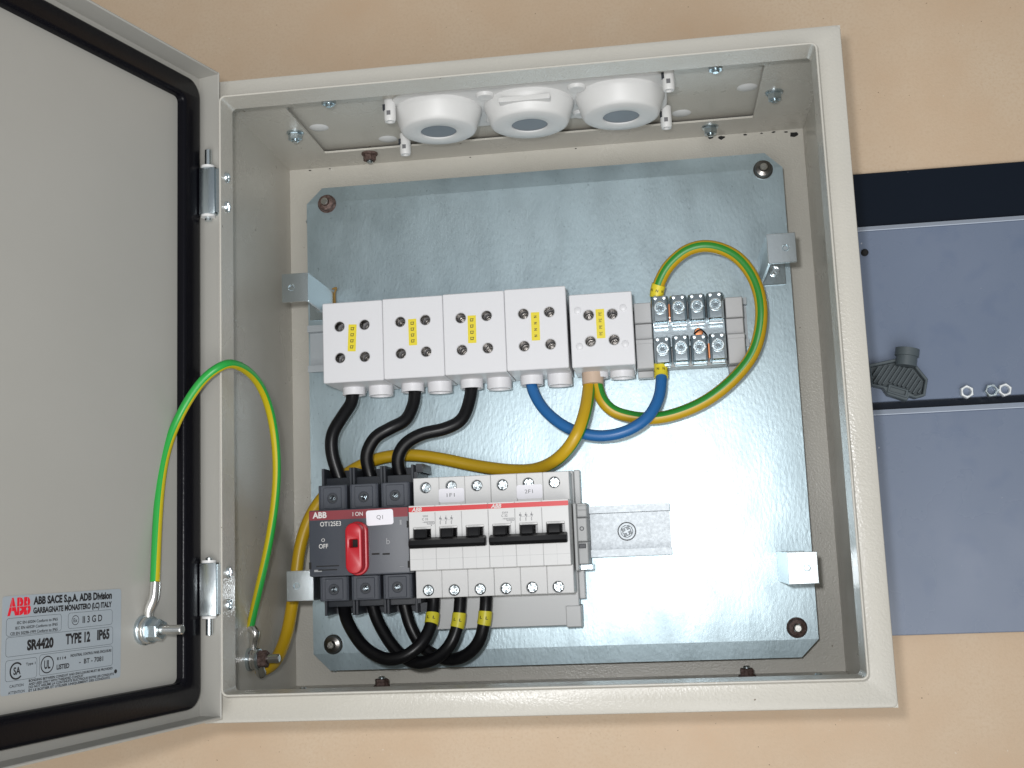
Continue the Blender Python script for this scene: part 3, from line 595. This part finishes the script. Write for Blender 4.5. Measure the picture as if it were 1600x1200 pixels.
# end stop to the right of the breakers
t = thing('end_stop', 'translucent grey end stop clamped on the lower rail beside the breakers', 'end stop', (222, 103, -147))
MB().box(218.2, 220.3, 79.5, 124.0, -147, -113, bev=.4).build('side_plate', 'grey_plastic', t)
for a, b, z in ((114.5, 124, -118), (98.5, 114.2, -114.5), (83.5, 98.2, -117)): MB().box(220.35, 227.0, a, b, -147, z, bev=.6).build('segment', 'grey_plastic', t)
MB().box(220.4, 228.8, 79.5, 83.2, -147, -128, bev=.4).build('tab', 'zinc', t)
MB().box(221.0, 225.5, 94.0, 97, -116.98, -115.5, bev=.3).build('latch', 'darker_plastic', t)
MB().plate(circ(223.5, 107, 1.5, 16), -114.48, -114.1, [circ(223.5, 107, .9, 14)]).build('screw_ring', 'darker_plastic', t)
for y in (119.0, 122.0): MB().box(220.5, 226.8, y, y+.5, -117.98, -117.2, bev=.15).build('rib', 'grey_plastic', t)

# ================================================================== CABLES
def cable(label, pts, r, m, group=None, roll=0.0, twist=0.0, name='power_cable', cat='cable', n=10, it=4):
    P = smooth_path(spline([U(*p) if len(p) == 3 else Vector(p[:3]) for p in pts], n), it)
    base = min(P, key=lambda q: q.z); t = thing(name, label, cat, base, group)
    MB().tube(P, r, 18, roll, twist).build('jacket', m, t, smooth=70); return t, P
def sleeve(t, P, u, v, z, half, r, m, letters=None, name='marker_sleeve'):
    c = U(u, v, z); i = min(range(len(P)), key=lambda k: (P[k]-c).length); seg = [P[i]]; a = b = i; L = 0
    while L < half and a > 0: L += (P[a]-P[a-1]).length; a -= 1
    L = 0
    while L < half and b < len(P)-1: L += (P[b]-P[b+1]).length; b += 1
    s = MB().tube(P[a:b+1], r, 18).build(name, m, t, smooth=70)
    if letters:
        T = (P[b]-P[a]).normalized(); up = Vector((0, 0, 1)); up = (up-T*up.dot(T)).normalized(); sd = T.cross(up)
        if sd.x < 0: sd = -sd
        q = MB(); mid = P[i]
        for k, st in enumerate(letters):
            ang = (k-(len(letters)-1)/2)*0.85
            def f(p, ang=ang): 
                aa = ang+p.x/r; return mid+(sd*math.sin(aa)+up*math.cos(aa))*(r+.08)+sd.cross(up)*0+((up.cross(sd))*(-1) if up.cross(sd).dot(Vector((0, 1, 0))) < 0 else up.cross(sd))*p.y
            q.text(st, 0, 0, 0, 1.9, .02, 1.7, rot=math.pi/2*0, xf=f)
        q.build('lettering', 'black_ink', s, smooth=0)
    return s
G1 = 'black cables from the terminal blocks down to the switch'
ZC = -131
cable('left black cable bending from the first terminal block to the switch', [(551, 590, -133), (551, 612, -133), (549, 630, -132), (536, 650, -128), (520, 678, -124), (519, 708, -124), (529, 742, -126), (540, 775, -128)], 4.7, 'black_cable', G1)
cable('middle black cable bending from the second terminal block to the switch', [(647, 585, -133), (648, 605, -133), (647, 628, -131), (635, 655, -127), (610, 669, -123), (586, 684, -122), (573, 710, -123), (577, 738, -126), (588, 775, -128)], 4.5, 'black_cable', G1)
cable('right black cable bending from the third terminal block to the switch', [(737, 580, -133), (737, 600, -133), (734, 625, -131), (722, 655, -127), (695, 670, -124), (660, 678, -122), (634, 693, -122), (622, 715, -123), (625, 742, -126), (635, 775, -128)], 4.5, 'black_cable', G1)
G2 = 'black cables looping from the switch to the left breaker'
LOW = [('black cable looping from the left pole of the switch to the left breaker terminal', [(533, 915, -128), (537, 945, -126), (543, 972, -120), (565, 1007, -112), (592, 1026, -107), (615, 1030, -104), (640, 1021, -104), (660, 1003, -107), (673, 978, -112), (677, 950, -116), (678, 925, -118)], (673.5, 968, -114)),
       ('black cable looping from the middle pole of the switch to the middle breaker terminal', [(577, 915, -130), (582, 945, -128), (592, 974, -126), (614, 1010, -122), (638, 1031, -118), (660, 1035, -115), (685, 1026, -113), (704, 1006, -112), (715, 978, -114), (718.5, 950, -116), (720, 925, -118)], (715.5, 968, -115)),
       ('black cable looping from the right pole of the switch to the right breaker terminal', [(627, 915, -130), (632, 945, -130), (642, 980, -131), (660, 1010, -130), (687, 1027, -127), (710, 1030, -123), (732, 1021, -119), (749, 1001, -116), (756.5, 973, -115), (759, 948, -116), (760, 925, -118)], (757.5, 964, -116))]
for lb, P_, mk in LOW:
    t, P = cable(lb, P_, 4.25, 'black_cable', G2); sleeve(t, P, *mk, 3.7, 4.7, 'yellow_sleeve', ['L', 'L'])
    e = P[-1]; i = min(range(len(P)), key=lambda k: abs(P[k].y-65.4)); sleeve(t, P, 0, 0, 0, 0, 0, 'copper') if False else MB().tube([P[i]+Vector((0, .4, .3)), P[i]+Vector((0, -.5, .3))], 4.3, 16).build('copper_end', 'copper', t)
t, P = cable('blue cable looping from the fourth block to the lower left steel clamp', [(830, 565, -133), (829, 592, -133), (836, 618, -130), (855, 645, -124), (888, 669, -118), (932, 681, -116), (975, 675, -115), (1010, 654, -117), (1028, 625, -122), (1033, 598, -127), (1032.5, 575, -131), (1032, 545, -132)], 3.9, 'blue_cable')
sleeve(t, P, 1033.5, 580, -130, 3.9, 4.8, 'yellow_tape', ['L', 'N', 'N', 'L']); 
s = MB().tube([U(1033, 571.5, -131), U(1032.5, 562, -131.5)], 4.5, 18).build('green_sleeve', 'earth_cable', t); s['label'] = 'green sleeve end'
mg = mat('green_sleeve', (0.02, 0.22, 0.06), 0.4); s.data.materials[0] = mg
G3 = 'green and yellow earth cables inside the cabinet'
t, P = cable('earth cable running from the tan sleeve behind the switch to the left wall', [(922, 578, -133), (921, 600, -131), (915, 640, -117), (901, 680, -109), (876, 713, -115), (842, 732, -130), (800, 735, -141), (745, 728, -146), (690, 717, -148), (640, 711, -149), (590, 717, -150), (545, 738, -151), (512, 768, -151), (486, 805, -151), (470, 850, -151), (462, 905, -150), (456, 950, -146), (447, 995, -136), (432, 1030, -118), (416, 1044, -104), (405, 1046, -98)], 4.4, 'earth_cable', G3, roll=-1.2, twist=-0.006, name='earth_cable')
p = Vector((9.2, SY-7, SZ-8)); MB().tube(spline([P[-3], Vector((8.5, SY-9.5, SZ-4)), Vector((8.2, SY-4, SZ))]), 3.3, 12).build('cable_lug', 'tin', t)
MB(lambda p: (1.5+p.z, p.x, p.y)).plate(circ(SY, SZ, 6.6, 20), 4.1, 6.1, [circ(SY, SZ, 3.0, 12)], bev=.3).build('lug_ring', 'tin', t)
sl = MB().tube([U(925.5, 572, -131), U(926.5, 601, -130)], 7.4, 24).build('heat_sleeve', 'tan_sleeve', t); sl['label'] = 'tan heat shrink sleeve'
t, P = cable('earth cable making a big loop to the upper left steel clamp', [(931, 578, -133), (933, 602, -131), (942, 627, -129), (966, 646, -130), (1015, 654, -131), (1062, 645, -130), (1110, 622, -127), (1152, 586, -124), (1180, 545, -121), (1190, 490, -118), (1180, 440, -118), (1152, 402, -119), (1112, 385, -121), (1076, 390, -123), (1047, 413, -126), (1031, 440, -129), (1026, 462, -132), (1027, 480, -133)], 4.2, 'earth_cable', G3, roll=-0.75, twist=0.003, name='earth_cable')
sleeve(t, P, 1027, 454, -131, 3.9, 4.9, 'yellow_tape', ['N', 'N', 'N']); MB().tube([U(1026.5, 461, -132), U(1027, 470, -132.5)], 4.6, 18).build('green_sleeve', 'green_sleeve', t)
# bonding wire from the door to the wall
d0 = DX(Vector((dsx-2, dsy+26, 6)))
wp = [d0, U(250, 742, 22), U(275, 660, 12), U(312, 598, 12), U(342, 574, 10), U(366, 567.5, 0), U(402, 592, -30), U(425, 650, -56), U(434, 740, -68), U(422, 840, -78), U(403, 925, -86), U(391, 980, -90)]
t = thing('bonding_wire', 'thin green and yellow wire arching from the door to the left wall', 'wire', wp[-1])
P = smooth_path(spline(wp, 12), 40); MB().tube(P, 2.75, 16, roll=-1.05, twist=0.0048, carry=True).build('jacket', 'earth_wire', t, smooth=70)
lug = spline([P[0], DX(Vector((dsx-1, dsy+18, 6))), DX(Vector((dsx, dsy+11, 3.5))), DX(Vector((dsx, dsy+6.5, 3.4)))], 6); MB().tube(lug, lambda q: 3.0 if q < .5 else 3.0-1.2*(q-.5), 14).build('cable_lug', 'tin', t)
MB(DX).plate(circ(dsx, dsy, 7.6, 20), 2.3, 4.5, [circ(dsx, dsy, 2.8, 12)], bev=.3).build('lug_ring', 'tin', t)
lug = spline([P[-1], Vector((6.2, SY+17, SZ+1)), Vector((5.0, SY+11, SZ)), Vector((4.6, SY+6, SZ))], 6); MB().tube(lug, lambda q: 3.0 if q < .5 else 3.0-1.6*(q-.5), 14).build('cable_lug', 'tin', t)
MB(lambda p: (1.5+p.z, p.x, p.y)).plate(circ(SY, SZ, 6.8, 20), 2.5, 4.0, [circ(SY, SZ, 3.0, 12)], bev=.3).build('lug_ring', 'tin', t)
# scrap of amber tape on the plate by the first block
p = U(523, 458, ZP+2); o = MB().tube(spline([p+Vector((0, -8, 0)), p, p+Vector((1.5, 3.5, 1)), p+Vector((-1.5, 3.0, 1))]), .7, 8).build('tape_scrap', 'amber', None); tag(o, 'scrap of amber tape standing above the first terminal block', 'tape')

# ================================================================== CABLE ENTRY PLATE in the top wall
ce = thing('cable_entry', 'white plastic cable entry with three round grommets under the top wall', 'cable entry', (205, 398, -85))
f = lambda p: (p.x, 400.0-p.z, p.y)
MB(f).plate(rr(112, 297, -127, -60, 12, 5), 0.04, 3.0, bev=.6).build('flange', 'white_plastic', ce)
for k, (cx, cz) in enumerate(((139.5, -92), (202.5, -94), (265, -93))):
    R0 = 29.3 if k != 1 else 30.0
    mb = MB(f); mb.lathe((cx, cz, 3.02), (0, 0, 1), [(R0+.8, 0), (R0+.8, 2.5), (R0, 4), (R0-2.8, 12.5), (R0-3.6, 14.2), (R0-5.2, 15.0), (13.2, 15.4), (12.4, 15.0), (12.0, 10)], 48); g = mb.build('grommet', 'white_plastic', ce, smooth=50)
    MB(f).lathe((cx, cz, 3.02), (0, 0, 1), [(0, 14.0), (12.4, 14.2)], 32).build('membrane', 'membrane', g)
    if k == 1:
        MB(f).box(cx-17, cx+17, cz+R0-6, cz+R0+1, 9, 12, bev=.4).build('tab', 'white_plastic', g)
        MB(f).plate([(cx+12.2*math.cos(a), cz+12.2*math.sin(a)) for a in [math.pi+.55+q*(math.pi-1.1)/10 for q in range(11)]], 12, 15.5).build('half_lid', 'white_plastic', g)
for x, z in ((175.5, -70), (237, -70), (175.5, -117), (237, -117)): MB(f).lathe((x, z, 3.02), (0, 0, 1), [(6.2, 0), (5.4, 2.2), (3.0, 2.6), (0, 1.4)], 20).build('screw_boss', 'white_plastic', ce)
for x, z in ((110, -72), (106, -138), (297, -60), (296, -128)):
    mb = MB(f); mb.lathe((x, z, 0.05), (0, 0, 1), [(4.0, 0), (4.0, 14), (3.4, 15.5), (2.2, 15.5), (2.0, 11)], 20); c = mb.build('clip', 'white_plastic', ce)
    MB(f).box(x-4.3, x-2.6, z+.5, z+3.2, 4, 8).build('clip_slot', 'darker_plastic', c); MB(f).box(x-1.4, x+1.2, z+3.5, z+4.2, 9, 12).build('clip_slot', 'grey_ink', c)

# ================================================================== BESIDE THE CABINET
bp = MB().box(404, 760, 30, 359.5, -191.98, -188.5, bev=.6).build('black_sheet', 'panel_black'); tag(bp, 'black sheet lying under the two blue-grey panels', 'sheet')
def panel(y0, y1, label, z0=-188.3, z1=-181.5):
    t = thing('metal_panel', label, 'panel', (560, (y0+y1)/2, z0), 'blue-grey panels beside the cabinet')
    MB().box(406, 760, y0, y1-4.2, z0, z1, bev=.5).build('face', 'panel_blue', t)
    e = MB(lambda p: (406+p.z, p.x, p.y)); e.plate([(y1-4.18, z0), (y1, z0), (y1, z1-3.4), (y1-3.6, z1+.25), (y1-4.18, z1+.25)], 0, 354, bev=.2); e.build('edge_strip', 'panel_edge', t, smooth=0)
    return t
up = panel(188.6, 318.0, 'upper blue-grey panel carrying the plastic key and the nuts')
lo = panel(25.5, 183.2, 'lower blue-grey panel below the nuts, empty')
p = U(1351, 395, -181.4); MB().lathe((p.x, p.y, -181.5), (0, 0, 1), [(2.6, 0), (2.6, 1.2), (1.6, 2), (0, 2)], 18).build('rubber_stop', 'hole', up)
def hexnut(u, v, label, a, m='nut_zinc'):
    p = U(u, v, -178); mb = MB(); mb.plate(circ(p.x, p.y, 4.9, 6, a), -181.48, -177.4, [circ(p.x, p.y, 2.75, 18)], bev=.45, bev0=.3)
    o = mb.build('hex_nut', m); tag(o, label, 'nut', 'loose nuts on the upper panel')
    th = MB(); return o
hexnut(1511, 612, 'loose steel nut lying alone on the upper panel', 0.5)
hexnut(1549.5, 610, 'left one of the two loose steel nuts that touch', 0.1, 'zinc')
hexnut(1570.5, 609, 'right one of the two loose steel nuts that touch', 0.3)
# plastic key
kz = -181.4; ky = thing('plastic_key', 'dark grey plastic key with ribbed six-sided grip lying on the upper panel', 'key', tuple(U(1405, 590, kz)))
def K(u, v, z=kz+8): q = U(u, v, z); return (q.x, q.y)
zo, zi = kz+8, kz+2.0
outer = [K(*q) for q in ((1358, 569), (1400, 560), (1432, 570), (1450, 592), (1446, 618), (1432, 622), (1421, 619), (1417, 626), (1388, 617), (1380, 606), (1362, 602))]
inn = [K(*q) for q in ((1361, 573), (1400, 565), (1430, 574), (1446, 594), (1442, 615), (1430, 618), (1420, 612), (1418, 608), (1390, 599), (1386, 604), (1364, 599))]
MB().plate(outer, kz+.05, zo, [inn], bev=.5).build('rim', 'key_plastic', ky)
MB().plate(inset(ccw(inn), .05), kz+.1, zi).build('web', 'key_plastic', ky)
def inside(pt, poly):
    c = False
    for (x1, y1), (x2, y2) in zip(poly, poly[1:]+poly[:1]):
        if (y1 > pt[1]) != (y2 > pt[1]) and pt[0] < (x2-x1)*(pt[1]-y1)/(y2-y1)+x1: c = not c
    return c
core = inset(ccw(inn), 1.0)
for k in range(-2, 12):
    a = Vector(K(1350+8*k, 620, zi)); b = Vector(K(1388+8*k, 562, zi)); d = (b-a).normalized(); nrm = Vector((-d.y, d.x))*.55
    ok = [q for q in [a+(b-a)*(i/60) for i in range(61)] if inside(q, core)]
    if len(ok) < 8: continue
    aa, bb = ok[0], ok[-1]
    MB().plate([tuple(aa+nrm), tuple(aa-nrm), tuple(bb-nrm), tuple(bb+nrm)], zi+.02, zi+3.2, bev=.2).build('rib', 'key_plastic', ky)
fr = [K(*q) for q in ((1388, 601), (1419, 610), (1416, 622), (1386, 613))]; fi = [K(*q) for q in ((1391, 604.5), (1415, 611.5), (1413, 618), (1389, 611))]
MB().plate(fr, zo+.02, zo+1.8, [fi], bev=.3).build('hanging_loop', 'key_plastic', ky)
a, b = Vector((*K(1415, 572, kz+9), kz+9)), Vector((*K(1418, 545, kz+9), kz+9)); ax = (b-a)
MB().lathe(a, ax, [(0, 0), (7.2, 0), (7.2, ax.length*.55), (8.2, ax.length*.57), (8.2, ax.length), (5.6, ax.length), (5.2, ax.length*.5), (0, ax.length*.5)], 24).build('socket', 'key_plastic', ky)
for o in list(bpy.data.objects):
    if '_b' in o: del o['_b']
